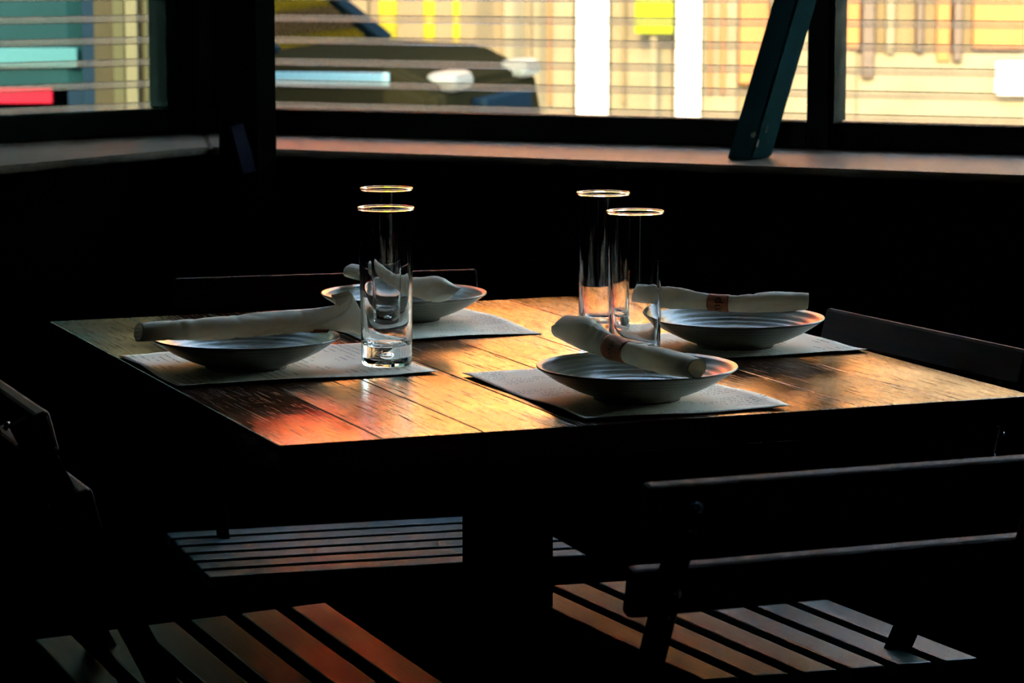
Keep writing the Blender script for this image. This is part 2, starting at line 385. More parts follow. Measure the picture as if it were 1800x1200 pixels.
# ------------------------------------------------------------------ windows
def wbox(o, d, n, s0, s1, t0, t1, z0, z1, bev=.003):
    bm = bmesh.new(); prism(bm, wallpoly(o, d, n, s0, s1, t0, t1), z0, z1)
    if bev: bmesh.ops.bevel(bm, geom=bm.edges[:], offset=bev, segments=1, affect='EDGES')
    return bm
PITCH = .0368
def window(idx, o, d, n, s0, s1, ang, frame_mat, left_jamb=None, right_jamb=None, rail_mat=None):
    root = bpy.data.objects.new('window_%d' % idx, None); C.objects.link(root); root['kind'] = 'structure'
    root.location = (*(o + d * s0), SILL)
    R = Matrix.Rotation(-ang, 2)
    def put(nm, s_0, s_1, t0, t1, z0, z1, m, bev=.003):
        bm = bmesh.new(); prism(bm, [(s_0 - s0, t0), (s_1 - s0, t0), (s_1 - s0, t1), (s_0 - s0, t1)], z0 - SILL, z1 - SILL)
        if bev: bmesh.ops.bevel(bm, geom=bm.edges[:], offset=bev, segments=1, affect='EDGES')
        return obj(nm, bm, m, root)
    root.rotation_euler.z = ang
    sg = 1 if (Vector((math.cos(ang + PI / 2), math.sin(ang + PI / 2))).dot(n) > 0) else -1
    def P(nm, a, b, t0, t1, z0, z1, m, bev=.003):
        t0, t1 = sorted((sg * t0, sg * t1)); return put(nm, a, b, t0, t1, z0, z1, m, bev)
    P('bottom_rail', s0, s1, -.004, .05, SILL + .001, ZB, rail_mat or frame_mat)
    P('top_rail', s0, s1, .0, .05, ZT - .05, ZT + .004, frame_mat)
    if left_jamb: P('jamb', s0, s0 + left_jamb, -.004, .05, ZB, ZT - .05, frame_mat)
    if right_jamb: P('jamb', s1 - right_jamb, s1, -.004, .05, ZB, ZT - .05, frame_mat)
    a = s0 + (left_jamb or 0); b = s1 - (right_jamb or 0)
    P('pane', a - .004, b + .004, .024, .028, ZB - .004, ZT - .046, M['pane'], 0)
    # shutter of clear plastic slats just outside the glass: each hinge strip is a piece of its own
    k = 0; z = ZB + .004
    mesh = None
    while z < ZT - .06:
        if mesh is None:
            bm = bmesh.new(); seg = 8; hh = .0066; dep = .0022
            x0, x1 = a - s0 - .020, b - s0 + .020
            prof = []
            for q in range(seg):
                th = 2 * PI * q / seg; prof.append((sg * .062 + dep * math.cos(th), hh * (1 if math.sin(th) > 0 else -1) * abs(math.sin(th)) ** .7))
            va = [bm.verts.new((x0, p[0], p[1])) for p in prof]; vb = [bm.verts.new((x1, p[0], p[1])) for p in prof]
            bm.faces.new(va); bm.faces.new(vb[::-1])
            for q in range(seg): bm.faces.new((va[q], va[(q + 1) % seg], vb[(q + 1) % seg], vb[q]))
            s = obj('shutter_strip', bm, M['strip'], root); mesh = s.data
        else:
            s = bpy.data.objects.new('shutter_strip', mesh); C.objects.link(s); s.parent = root
        s.location = (0, 0, z - SILL)
        z += PITCH; k += 1
    P('shutter_film', a - .020, b + .020, .0615, .0625, ZB + .002, ZT - .052, M['pane'], 0)
    return root
# arc lengths along the right wall of the mullion seen right of the leaning beam
def s_at_px(px):        # where the sight line of a picture column meets the right wall
    k = (px - 900) / 4990 * 1.008
    # CORN + dR*s , x = k*y
    return (k * CORN.y - CORN.x) / (dR.x - k * dR.y)
SM0 = s_at_px(1416); SM1 = s_at_px(1457)
window(1, CORN, dR, nR, .03, SM0, aR, M['darkwood'], left_jamb=.05)
window(2, CORN, dR, nR, SM1, 3.0, aR, M['darkwood'], right_jamb=.05)
mu = struct(obj('trim_3', wbox(CORN, dR, nR, SM0, SM1, -.012, .06, SILL + .0005, ZT), M['darkwood']))
jb = struct(obj('trim_4', wbox(CORN, dR, nR, SM1 + .0005, SM1 + .006, -.010, .055, ZB + .001, ZT - .05, 0), M['jamb']))  # mullion's daylit side: its brightness is put into a paler strip
window(3, CORN, dL, nL, .055, .85, aL, M['greenpaint'], left_jamb=.022, right_jamb=.06, rail_mat=M['greenpaint'])
struct(obj('trim_5', wbox(CORN, dL, nL, .0165, .0545, -.001, .05, SILL + .0005, ZT), M['darkwood']))
struct(obj('trim_6', wbox(CORN, dL, nL, -.012, .016, -.016, .03, SILL + .0005, ZT), M['jamb2']))
ct = CORN + (nR + nL).normalized() * .06
struct(bxo('trim_8', (ct.x, ct.y, (SILL + ZT) / 2), (.13, .10, ZT - SILL - .002), M['darkwood'], rot=Matrix.Rotation(aR, 3, 'Z')))

# corner post in front of the sills, floor to ceiling
pc = Vector((-.403, 4.33))
post = struct(bxo('trim_7', (pc.x, pc.y, 1.35), (.066, .066, 2.69), M['wallm'], rot=Matrix.Rotation(aR, 3, 'Z'), bev=.003))
tp = bmesh.new()
e1 = Vector((math.cos(aR), math.sin(aR), 0)); nn = Vector((-math.sin(aR), math.cos(aR), 0)) * -1
base = Vector((pc.x, pc.y, 0)) + nn * .0335
a = base + e1 * .0005 + Vector((0, 0, .925)); b = base + e1 * .021 + Vector((0, 0, .853))
bar(tp, a, b, .022, .0012, up=e1, bev=0)
tag(obj('tape_strip', tp, M['tape']), 'dull navy strip of tape stuck slanting on the black corner post', 'tape')

# leaning beam on the right sill
bm = bmesh.new()
f0 = Vector((.3165, 4.185, SILL + .0005)); E1 = Vector((.0345, -.016, 0)); E2 = Vector((.036, .062, 0)); lean = Vector((.099, .05, .335)) * 2.35
lo = [f0, f0 + E1, f0 + E1 + E2, f0 + E2]
vl = [bm.verts.new(p) for p in lo]; vh = [bm.verts.new(p + lean) for p in lo]
bm.faces.new(vl[::-1]); bm.faces.new(vh)
for i in range(4): bm.faces.new((vl[i], vl[(i + 1) % 4], vh[(i + 1) % 4], vh[i]))
bmesh.ops.bevel(bm, geom=bm.edges[:], offset=.0025, segments=2, affect='EDGES')
bt = tag(obj('leaning_beam', bm, M['beam']), 'scuffed dark teal timber beam leaning on the right window sill', 'beam')
def chip(pf, axis, u, h, su, sh, m, nm):
    # a small worn patch on a face of the beam
    base = f0 + (E1 * u if axis == 0 else E1 + E2 * u) + lean * h
    ea = (E1 if axis == 0 else E2).normalized(); ez = lean.normalized(); nrm = ea.cross(ez).normalized()
    bm = bmesh.new(); vs = []
    for q in range(9):
        th = 2 * PI * q / 9; r = random.uniform(.7, 1.2)
        vs.append(base + nrm * .0006 + ea * su * r * math.cos(th) + ez * sh * r * math.sin(th))
    f = bm.faces.new([bm.verts.new(p) for p in vs])
    ex = bmesh.ops.extrude_face_region(bm, geom=[f]); bmesh.ops.translate(bm, vec=-nrm * .001, verts=[v for v in ex['geom'] if isinstance(v, bmesh.types.BMVert)])
    obj(nm, bm, m, bt)
chip(0, 0, .62, .036, .003, .004, M['scuff'], 'worn_patch'); chip(0, 0, .45, .028, .003, .006, M['scuff'], 'worn_patch')
chip(0, 0, .80, .046, .004, .005, M['bare'], 'worn_patch'); chip(0, 1, .35, .055, .0045, .007, M['scuff'], 'worn_patch')
chip(0, 1, .55, .033, .0035, .005, M['scuff'], 'worn_patch'); chip(0, 1, .08, .030, .003, .006, M['bare'], 'worn_patch')

# ------------------------------------------------------------------ table
tb = thing('dining_table', 'square dark brown plank dining table with a black centre post', 'table', (TX, TY, 0), TA)
TW, TD = .777, .9235
NP = 8; pw = TW / NP
for i in range(NP):
    bm = bmesh.new(); box(bm, (0, 0, 0), (pw - .0007, TD, .028), None, .0011)
    o = obj('plank', bm, M['table'], tb); o.location = (pw * (i + .5), TD / 2, .75 - .014 + random.uniform(-.00015, .00015))
bm = bmesh.new()
for c, s in (((TW / 2, .09, 0), (TW - .16, .02, .03)), ((TW / 2, TD - .09, 0), (TW - .16, .02, .03)), ((.08, TD / 2, 0), (.02, TD - .20, .03)), ((TW - .08, TD / 2, 0), (.02, TD - .20, .03))):
    box(bm, (c[0], c[1], .7215 - .0155), s, None, .002)
obj('apron', bm, M['table_edge'], tb)
bxo('pedestal', (.40, .461, .375), (.078, .078, .690), M['table_edge'], tb, bev=.003)
for sx, sy in ((1, 0), (0, 1)):
    bxo('foot_bar', (.40, .461, .0151 + .0295 * sy * 0), (.60 if sx else .07, .60 if sy else .07, .03), M['table_edge'], tb, bev=.004)

# ------------------------------------------------------------------ menus, bowls, glasses
ZTAB = .7503
def placemat(x0, x1, y0, y1, label, curl, portrait, seed):
    r = random.Random(seed); nx, ny = 26, 26
    w, h = x1 - x0, y1 - y0
    cxm, cym = (x0 + x1) / 2, (y0 + y1) / 2
    bm = bmesh.new(); g = []
    ph = [r.uniform(0, 6) for _ in range(4)]
    for j in range(ny + 1):
        for i in range(nx + 1):
            u, v = i / nx * 2 - 1, j / ny * 2 - 1
            e = max(abs(u), abs(v)); e = max(0, (e - .72) / .28) ** 1.6
            z = curl * e * (.55 + .45 * math.sin(3.1 * u + ph[0]) * math.cos(2.7 * v + ph[1]) + .3 * math.sin(5 * v + ph[2]) * (1 if abs(u) > .7 else 0))
            g.append((u * w / 2, v * h / 2, max(0, z)))
    top = [bm.verts.new((p[0], p[1], p[2] + .0005)) for p in g]; bot = [bm.verts.new((p[0], p[1], p[2])) for p in g]
    def fid(i, j): return j * (nx + 1) + i
    for j in range(ny):
        for i in range(nx):
            q = (fid(i, j), fid(i + 1, j), fid(i + 1, j + 1), fid(i, j + 1))
            bm.faces.new([top[k] for k in q]); bm.faces.new([bot[k] for k in q[::-1]])
    rim = [fid(i, 0) for i in range(nx)] + [fid(nx, j) for j in range(ny)] + [fid(i, ny) for i in range(nx, 0, -1)] + [fid(0, j) for j in range(ny, 0, -1)]
    for k in range(len(rim)):
        a, b = rim[k], rim[(k + 1) % len(rim)]; bm.faces.new((bot[a], bot[b], top[b], top[a]))
    if portrait:
        bmesh.ops.rotate(bm, verts=bm.verts[:], cent=(0, 0, 0), matrix=Matrix.Rotation(-PI / 2 * portrait, 3, 'Z'))
    o = obj('paper_menu', bm, M['menu'], smooth=True)
    X, Y = T(cxm, cym); o.location = (X, Y, ZTAB); o.rotation_euler.z = TA + PI / 2 * portrait
    tag(o, label, 'menu', 'printed paper menus used as placemats'); return o
placemat(.300, .515, .016, .335, 'paper menu sheet under the nearest bowl, at the near edge of the table', .004, 0, 1)
placemat(.004, .281, .357, .600, 'paper menu sheet under the left bowl, holding the front left glass', .003, 1, 2)
placemat(.289, .4975, .600, .908, 'paper menu sheet under the farthest bowl, at the back edge of the table', .003, 0, 3)
placemat(.520, .774, .335, .548, 'paper menu sheet under the right bowl, at the right edge of the table', .004, -1, 4)

BR = .098; BH = .031
def bowl(px, py, label):
    t = thing('bowl', label, 'bowl', (px, py, ZTAB + .0009), random.uniform(0, 6), 'shallow stoneware bowls')
    out = [(0, .003), (.034, .003), (.036, .0), (.042, .0), (.044, .003), (.058, .008), (.076, .0165), (.089, .0245), (.0955, .0290), (.0978, .0305)]
    inn = [(.0983, .0318), (.0972, .0327), (.0945, .0318), (.088, .0275), (.075, .0195), (.060, .0125), (.045, .0090), (.03, .0080), (.015, .0077), (0, .0076)]
    pr = out + inn
    V = spline([Vector((a, b, 0)) for a, b in pr], 120)
    prof = [(max(0, v.x), max(0, v.y)) for v in V]
    # throwing ridges on the inside
    prof2 = []
    for i, (r, z) in enumerate(prof):
        if i > 66 and r > .006: z += .00035 * math.sin(r * 2 * PI / .0075)
        prof2.append((r, z))
    prof2[0] = (0, prof2[0][1]); prof2[-1] = (0, prof2[-1][1])
    bm = bmesh.new(); lathe(bm, prof2, 96); obj('bowl_body', bm, M['bowl'], t, True)
    bm = bmesh.new(); lathe(bm, [(.0355, -.0003), (.0422, -.0003), (.0428, .0012), (.0352, .0012)], 64, True)
    obj('foot_ring', bm, M['foot'], t, True)
    return t
BOWLS = {'F': (.122, 2.739), 'R': (.2473, 3.1144), 'L': (-.2792, 2.950), 'B': (-.1282, 3.3426)}
bowl(*BOWLS['F'], 'shallow grey stoneware bowl nearest the viewer at the near table edge')
bowl(*BOWLS['R'], 'shallow grey stoneware bowl at the right edge of the table')
bowl(*BOWLS['L'], 'shallow grey stoneware bowl at the left side of the table')
bowl(*BOWLS['B'], 'shallow grey stoneware bowl at the back, behind the left glasses')

GH = .167
def glass_mesh():
    bm = bmesh.new()
    out = [(0, .0022), (.018, .0020), (.0235, .0), (.0258, .0008), (.0268, .0030), (.0268, .02), (.0272, .06), (.0284, .12), (.02915, GH - .0060), (.0292, GH - .0040), (.0293, GH - .0030), (.0298, GH - .0020), (.0301, GH - .0011)]
    rim = [(.0298, GH - .0003), (.0291, GH), (.0284, GH - .0003), (.0280, GH - .0011)]
    inn = [(.0279, GH - .0022), (.0277, GH - .0032), (.0276, GH - .0045), (.0275, GH - .0065), (.0266, .12), (.0250, .06), (.0236, .032), (.0222, .0245), (.018, .0212), (.010, .0200), (0, .0197)]
    def dens(pr, n):
        o = []
        for a, b in zip(pr, pr[1:]):
            for k in range(n): o.append((a[0] + (b[0] - a[0]) * k / n, a[1] + (b[1] - a[1]) * k / n))
        o.append(pr[-1]); return o
    lathe(bm, dens(out + rim + inn, 2), 96)
    me = bpy.data.meshes.new('tumbler_body'); bmesh.ops.recalc_face_normals(bm, faces=bm.faces[:]); bm.to_mesh(me); bm.free()
    for p in me.polygons: p.use_smooth = True
    me.materials.append(M['glass'])
    bb = bmesh.new(); bmesh.ops.create_uvsphere(bb, u_segments=20, v_segments=10, radius=1)
    bmesh.ops.scale(bb, vec=(.0052, .0052, .0030), verts=bb.verts[:])
    bmesh.ops.recalc_face_normals(bb, faces=bb.faces[:]); bmesh.ops.reverse_faces(bb, faces=bb.faces[:])   # an air pocket: faces look inward
    mb = bpy.data.meshes.new('air_bubble'); bb.to_mesh(mb); bb.free()
    for p in mb.polygons: p.use_smooth = True
    mb.materials.append(M['glass'])
    return me, mb
GM, GB = glass_mesh()
def tumbler(px, py, z, label):
    t = thing('tall_glass', label, 'glass', (px, py, z), random.uniform(0, 6), 'tall clear water glasses')
    a = bpy.data.objects.new('glass_body', GM); C.objects.link(a); a.parent = t
    b = bpy.data.objects.new('air_bubble', GB); C.objects.link(b); b.parent = t; b.location = (.001, 0, .0115)
    return t
tumbler(-.1322, 2.965, ZTAB + .0010, 'tall clear empty glass on the left menu sheet, front of the left pair')
tumbler(-.1425, 3.215, ZTAB + .0010, 'tall clear empty glass mostly hidden behind the front left glass')
tumbler(.1275, 2.930, ZTAB + .0004, 'tall clear empty glass right behind the nearest bowl, front of the right pair')
tumbler(.1018, 3.160, ZTAB + .0004, 'tall clear empty glass behind the front right glass, back of the right pair')

# ------------------------------------------------------------------ rolled napkins
def napkin(label, path, prof, band_at, seed, end_fn=None, text=None, band_show=True, text_ang=0, fan=None, arc=None, cuts=(0, 0)):
    """path: world points of the axis; prof: (half height, half width) at each path point; a napkin rolled up in a spiral"""
    rr = random.Random(seed)
    o0 = Vector(path[0]); t = thing('rolled_napkin', label, 'napkin', (o0.x, o0.y, ZTAB + .03), 0, 'rolled white paper napkins on the bowls')
    org = Vector((o0.x, o0.y, ZTAB + .03))
    n = 150; seg = 60
    ax = spline([Vector(p) - org for p in path], n); pr = spline([Vector((a, b, 0)) for a, b in prof], n)
    k1 = [(rr.uniform(0.02, .98), rr.uniform(0, 6), rr.uniform(.35, 1), rr.uniform(.02, .07), rr.uniform(.006, .016)) for _ in range(15)]
    seam0 = rr.uniform(0, 6)
    def frame(i):
        tan = (ax[min(i + 1, n)] - ax[max(i - 1, 0)]).normalized(); side = tan.cross(Vector((0, 0, 1))).normalized(); up = side.cross(tan); return tan, side, up
    def ring(i, k, extra=0, scale=1.0):
        th = 2 * PI * k / seg; s = i / n; tan, side, up = frame(i)
        rv, rh = pr[i].x, pr[i].y
        q = ((th - seam0 - 3.4 * s) / (2 * PI)) % 1.0
        r = 1 + .17 * (q - .5) + .045 * math.cos(3 * th + 5 * s + seam0)                                  # spiral step: the loose outer edge
        for c, phs, amp, sl_, wd_ in k1:                        # diagonal creases
            d = (s - c) + sl_ * math.sin(th + phs)
            r -= .13 * amp * math.exp(-abs(d / wd_) ** 1.3) * max(0, .4 + .6 * math.cos(th - phs * 1.7))
        r += .018 * math.sin(3 * th + 11 * s + phs) + .012 * math.sin(5 * th - 17 * s)
        r = r * scale
        p = ax[i] + side * (rh * r * math.cos(th)) + up * (rv * r * math.sin(th)) + tan * extra
        p = p + tan * (cuts[0] * math.cos(th - 1.2) * max(0, 1 - s / .08) + cuts[1] * math.cos(th - 1.0) * max(0, 1 - (1 - s) / .08))
        if fan: p = fan(p, s, th, tan, side, up)
        return p
    bm = bmesh.new(); rings = [[bm.verts.new(ring(i, k)) for k in range(seg)] for i in range(n + 1)]
    def end(i, sgn):
        a = [bm.verts.new(ring(i, k, extra=-.0004 * sgn, scale=.92)) for k in range(seg)]
        b = [bm.verts.new(ring(i, k, extra=-.02 * sgn, scale=.80)) for k in range(seg)]
        return a, b
    A, B = end(n, 1); A2, B2 = end(0, -1)
    seq = [B2, A2] + rings + [A, B]
    for P, Q in zip(seq, seq[1:]):
        for k in range(seg):
            q = (k + 1) % seg; bm.faces.new((P[k], P[q], Q[q], Q[k]))
    bm.faces.new(B); bm.faces.new(B2[::-1])
    body = obj('napkin_roll', bm, M['napkin'], t, True)
    # paper band
    if band_show:
        s0, s1 = band_at; i0, i1 = int(s0 * n), int(s1 * n); bm = bmesh.new(); m = 12; R = []
        def bpos(s, th, lift):
            f = s * n; i = min(int(f), n - 1); u = f - i; tan, side, up = frame(i)
            c = ax[i].lerp(ax[i + 1], u); rv = pr[i].x + (pr[i + 1].x - pr[i].x) * u; rh = pr[i].y + (pr[i + 1].y - pr[i].y) * u
            return c + side * ((rh * 1.06 + lift) * math.cos(th)) + up * ((rv * 1.06 + lift) * math.sin(th))
        a0, a1 = arc or (0, 2 * PI)
        for i in range(m + 1):
            R.append([bm.verts.new(bpos(s0 + (s1 - s0) * i / m, a0 + (a1 - a0) * k / 40, .0006 + .0006 * (arc is not None))) for k in range(40)])
        R2 = [[bm.verts.new(bpos(s0 + (s1 - s0) * i / m, a0 + (a1 - a0) * k / 40, .0001)) for k in range(40)] for i in (m, 0)]
        R = R + R2
        for P, Q in list(zip(R, R[1:])) + [(R[-1], R[0])]:
            for k in range(40 if arc is None else 39):
                q = (k + 1) % 40; bm.faces.new((P[k], P[q], Q[q], Q[k]))
        bd = obj('paper_band', bm, M['band'], t, True)
        if text:
            cu = bpy.data.curves.new('lettering', 'FONT'); cu.body = text; cu.size = .0135; cu.align_x = 'CENTER'; cu.align_y = 'CENTER'
            to = bpy.data.objects.new('tmp', cu); C.objects.link(to)
            dg = bpy.context.evaluated_depsgraph_get(); me = bpy.data.meshes.new_from_object(to.evaluated_get(dg))
            bpy.data.objects.remove(to)
            bm = bmesh.new(); bm.from_mesh(me)
            bmesh.ops.triangulate(bm, faces=bm.faces[:]); bmesh.ops.subdivide_edges(bm, edges=bm.edges[:], cuts=2, use_grid_fill=True)
            ln = (ax[int(s1 * n)] - ax[int(s0 * n)]).length / (s1 - s0); sc = (s0 + s1) / 2; rad = pr[int(sc * n)].x
            for v in bm.verts:       # letters read up round the band
                s = sc - v.co.y / ln; th = text_ang + v.co.x / rad
                v.co = bpos(s, th, .0009)
            tx = obj('lettering', bm, M['ink'], bd); tx['label'] = 'dark handwritten-style letters on the band'
    return t
ZR = ZTAB + .0337          # top of the bowl rims
# left bowl: from beyond its left rim to a fanned-out end by the front left glass
def fan_left(p, s, th, tan, side, up):
    if s > .80:
        w = (s - .80) / .20
        h = math.sin(th)
        p = p + up * (.010 * w * max(0, h)) - up * .002 * w * max(0, -h)
        # pointed corners: the top corner stops short, the lower one runs on
        p = p + tan * (w * w) * (-.016 * max(0, h) + .010 * max(0, -h) * .4)
    return p
napkin('rolled white napkin across the left bowl, right end fanned open',
       [(-.381, 2.868, .7985), (-.33, 2.893, .7985), (-.27, 2.925, .7990), (-.215, 2.953, .8000), (-.185, 2.968, .8005), (-.160, 2.985, .8010)],
       [(.0098, .010), (.0110, .011), (.0120, .0115), (.0118, .011), (.014, .009), (.0200, .005)], (.62, .72), 11, fan=fan_left, arc=(math.radians(-125), math.radians(-42)), cuts=(.002, 0))
napkin('rolled white napkin across the back bowl, its twisted right end crumpled over the near rim',
       [(-.197, 3.430, .8000), (-.165, 3.375, .7985), (-.130, 3.310, .7960), (-.105, 3.262, .7980), (-.085, 3.235, .7990), (-.064, 3.219, .7980)],
       [(.0085, .0095), (.0098, .0100), (.0095, .009), (.0115, .0120), (.0145, .0135), (.0060, .0075)], (.45, .54), 23, band_show=False, cuts=(.004, .009))
napkin('rolled white napkin across the right bowl with lettered orange band in the middle',
       [(.138, 3.180, .7990), (.176, 3.161, .7985), (.214, 3.141, .7967), (.246, 3.129, .7962), (.287, 3.126, .7980), (.328, 3.122, .7990)],
       [(.0115, .0115), (.0125, .012), (.0088, .009), (.0090, .009), (.0115, .012), (.0095, .0105)], (.435, .575), 31, text='mp', text_ang=-.2, cuts=(.004, .001))
napkin('rolled white napkin across the nearest bowl with hollow end towards the viewer',
       [(.053, 2.880, .8025), (.077, 2.822, .8022), (.096, 2.774, .7975), (.115, 2.732, .7962), (.144, 2.676, .7965), (.173, 2.628, .7960)],
       [(.0125, .0130), (.0168, .0150), (.0118, .0112), (.0102, .0102), (.0122, .0122), (.0094, .0098)], (.42, .60), 47, text='mp', text_ang=.15, cuts=(.004, .0))

# ------------------------------------------------------------------ folding chairs
def make_chair(label, loc, rz):
    """local +y is the way the sitter faces; origin on the floor under the top back rail"""
    t = thing('folding_chair', label, 'chair', loc, rz, 'slatted wooden folding chairs round the table')
    # seat slats
    sw, sp = .040, .0565; tilt = math.radians(2.2)
    for k in range(6):
        y = .40 - .02 - sp * k; z = .478 - .010 - (sp * k) * math.tan(tilt)
        bm = bmesh.new(); box(bm, (0, 0, 0), (sw, .45, .016), None, .0022)      # long axis on local Y of the slat
        o = obj('seat_slat', bm, M['slat'], t) if k == 0 else None
        if o is None:
            bm.free(); o = bpy.data.objects.new('seat_slat', first); C.objects.link(o); o.parent = t
        else: first = o.data
        o.location = (0, y, z); o.rotation_euler = (tilt * 1.0, 0, PI / 2)
        o.rotation_euler = (Matrix.Rotation(tilt, 4, 'X') @ Matrix.Rotation(PI / 2, 4, 'Z')).to_euler()
    # back rails
    for z, y, h, w in ((.755, .004, .040, .395), (.680, .043, .042, .385)):
        bm = bmesh.new(); box(bm, (0, 0, 0), (w, .015, h), Matrix.Rotation(math.radians(14), 3, 'X'), .004)
        o = obj('back_rail', bm, M['rail'], t); o.location = (0, y, z)
    for sx in (-1, 1):
        x = .163 * sx
        bm = bmesh.new(); bar(bm, (x, -.0115, .764), (x, .365, .0), .012, .026, Vector((1, 0, 0)))
        obj('back_post', bm, M['steel'], t)
        x2 = .182 * sx
        bm = bmesh.new(); bar(bm, (x2, .372, .455), (x2, .0, .0), .012, .024, Vector((1, 0, 0)))
        obj('rear_leg', bm, M['steel'], t)
        bm = bmesh.new(); bar(bm, (x2 + .0 * sx, .085, .4445), (x2, .392, .4563), .010, .016, Vector((1, 0, 0)))
        obj('seat_frame', bm, M['steel'], t)
        for zz in (.765, .745, .690, .668):
            yy = -.0115 + (.764 - zz) * (.3765 / .764) - .0135
            bm = bmesh.new(); bmesh.ops.create_cone(bm, cap_ends=True, segments=12, radius1=.0045, radius2=.0035, depth=.003)
            bmesh.ops.rotate(bm, verts=bm.verts[:], cent=(0, 0, 0), matrix=Matrix.Rotation(math.radians(90 - 26), 3, 'X'))
            bmesh.ops.translate(bm, vec=(x, yy, zz - .006), verts=bm.verts[:])
            obj('bolt', bm, M['bolt'], t, True)
    bm = bmesh.new(); bar(bm, (-.163, .335, .07), (.163, .335, .07), .012, .014, Vector((0, 1, 0))); obj('stretcher', bm, M['steel'], t)
    bm = bmesh.new(); bar(bm, (-.182, .045, .06), (.182, .045, .06), .012, .014, Vector((0, 1, 0))); obj('stretcher', bm, M['steel'], t)
    return t
def chair_at(x, y, ang, label):          # table-plan position of the top back rail, facing ang
    X, Y = T(x, y); make_chair(label, (X, Y, 0), TA + math.radians(ang) - PI / 2)
chair_at(.367, -.408, 90, 'slatted folding chair pulled out in front of the table with its back to the viewer')
chair_at(-.187, .305, 0, 'slatted folding chair on the left side of the table, its seat half under the top')
chair_at(.838, .322, 176.5 + 7 - 0, 'slatted folding chair tucked under the right edge of the table, top rail above it')
chair_at(.395, 1.075, -90 - 6, 'slatted folding chair on the far side of the table towards the windows')

# ------------------------------------------------------------------ the street outside
bm = bmesh.new(); prism(bm, [(-40, 4.95), (40, 4.95), (40, 60), (-40, 60)], -.16, -.06)
gd = obj('ground', bm, M['ground']); struct(gd)
FY = 14.0
def fx(px, D=FY): return (px - 900) / 4990 * D * 1.0035
bl = thing('street_building', 'sunlit ochre building across the street with pale columns', 'building', (0, FY, 0))
def fac(nm, p0, p1, z0, z1, m, t=.0, th=.3, D=FY):
    x0, x1 = fx(p0), fx(p1)
    return bxo(nm, ((x0 + x1) / 2, th / 2 - t, (z0 + z1) / 2), (x1 - x0, th, z1 - z0), m, bl, bev=.01)
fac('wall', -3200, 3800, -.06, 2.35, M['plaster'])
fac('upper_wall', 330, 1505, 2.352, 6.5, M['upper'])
fac('added_side_block', 1510, 3800, 2.352, 6.5, M['beige'], .1, .4)  # unseen, added in a greyer tone to dull the table's right-hand reflection
fac('added_side_block', -3200, 325, 2.352, 10.5, M['slate'], .3, .6)  # unseen, added tall and dark to block sky from the table's left side
fac('wall_panel', -400, 172, -.05, 3.2, M['olive'], .05, .06)
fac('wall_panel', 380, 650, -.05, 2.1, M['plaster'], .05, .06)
fac('wall_panel', 885, 1008, -.05, 2.3, M['cream'], .05, .06)
fac('column', 1012, 1066, -.05, 3.4, M['white'], .14, .14)
fac('wall_panel', 1070, 1180, -.05, 2.3, M['cream'], .05, .06)
fac('column', 1184, 1226, -.05, 3.4, M['white'], .14, .14)
fac('wall_panel', 1228, 1292, -.05, 2.3, M['cream'], .05, .06)
fac('door_panel', 1294, 1345, .55, 2.3, M['orange'], .06, .06)
fac('post', 1241, 1247, .5, 2.3, M['orange'], .09, .05)
fac('post', 1263, 1270, .5, 2.3, M['orange'], .09, .05)
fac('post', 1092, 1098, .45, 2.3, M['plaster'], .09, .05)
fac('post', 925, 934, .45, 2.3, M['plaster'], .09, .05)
fac('post', 962, 968, .45, 2.3, M['orange'], .09, .05)
fac('wall_panel', 1350, 1500, -.05, 2.3, M['cream'], .05, .06)
fac('door_panel', 1480, 1503, .72, 2.3, M['orange'], .08, .06)
fac('post', 1506, 1528, .58, 2.3, M['brown'], .10, .08)
fac('post', 1548, 1562, .70, 2.3, M['cream'], .10, .08)
fac('post', 1600, 1612, .70, 2.3, M['brown'], .10, .08)
fac('door_panel', 1636, 1660, .66, 2.3, M['orange'], .08, .06)
fac('post', 1664, 1680, .66, 2.3, M['brown'], .10, .08)
fac('wall_panel', 1700, 1790, .72, 2.3, M['orange'], .06, .06)
fac('wall_panel', 1500, 2100, -.05, .70, M['cream'], .06, .07)
fac('cornice', 330, 3800, 4.5, 4.75, M['orange'], .18, .2)
fac('column', 1740, 1900, .5, .66, M['white'], .14, .1)
for k in range(9):
    c = 420 + k * 360
    if k > 8: break
    w = fac('window_frame', c, c + 180, 4.9, 6.1, M['brown'], .05, .06)
    bxo('pane', (fx(c + 90), -.065, 5.5), (fx(c + 162) - fx(c + 18), .02, 1.1), M['cardark'], w)
sg = thing('sign_board', 'lemon yellow sign board on a short post across the street', 'sign', (fx(1147, 13.8), 13.8, -.06))
bxo('board', (0, 0, 1.04), (.185, .03, .36), M['yellow'], sg, bev=.005)
bxo('sign_post', (0, .035, .55), (.03, .03, 1.1), M['cream'], sg)
for px_, wd, lab in ((684, .085, 'tall yellow post standing behind the parked car, thickest of the yellow posts'), (756, .055, 'middle yellow post behind the parked car'), (803, .035, 'slim yellow post behind the parked car, rightmost of the yellow posts')):
    D = 12.4; o = bmesh.new(); bmesh.ops.create_cone(o, cap_ends=True, segments=20, radius1=wd / 2, radius2=wd / 2, depth=2.0)
    oo = obj('street_post', o, M['amber'], None, True); oo.location = (fx(px_, D), D, .94); tag(oo, lab, 'post', 'yellow street posts')
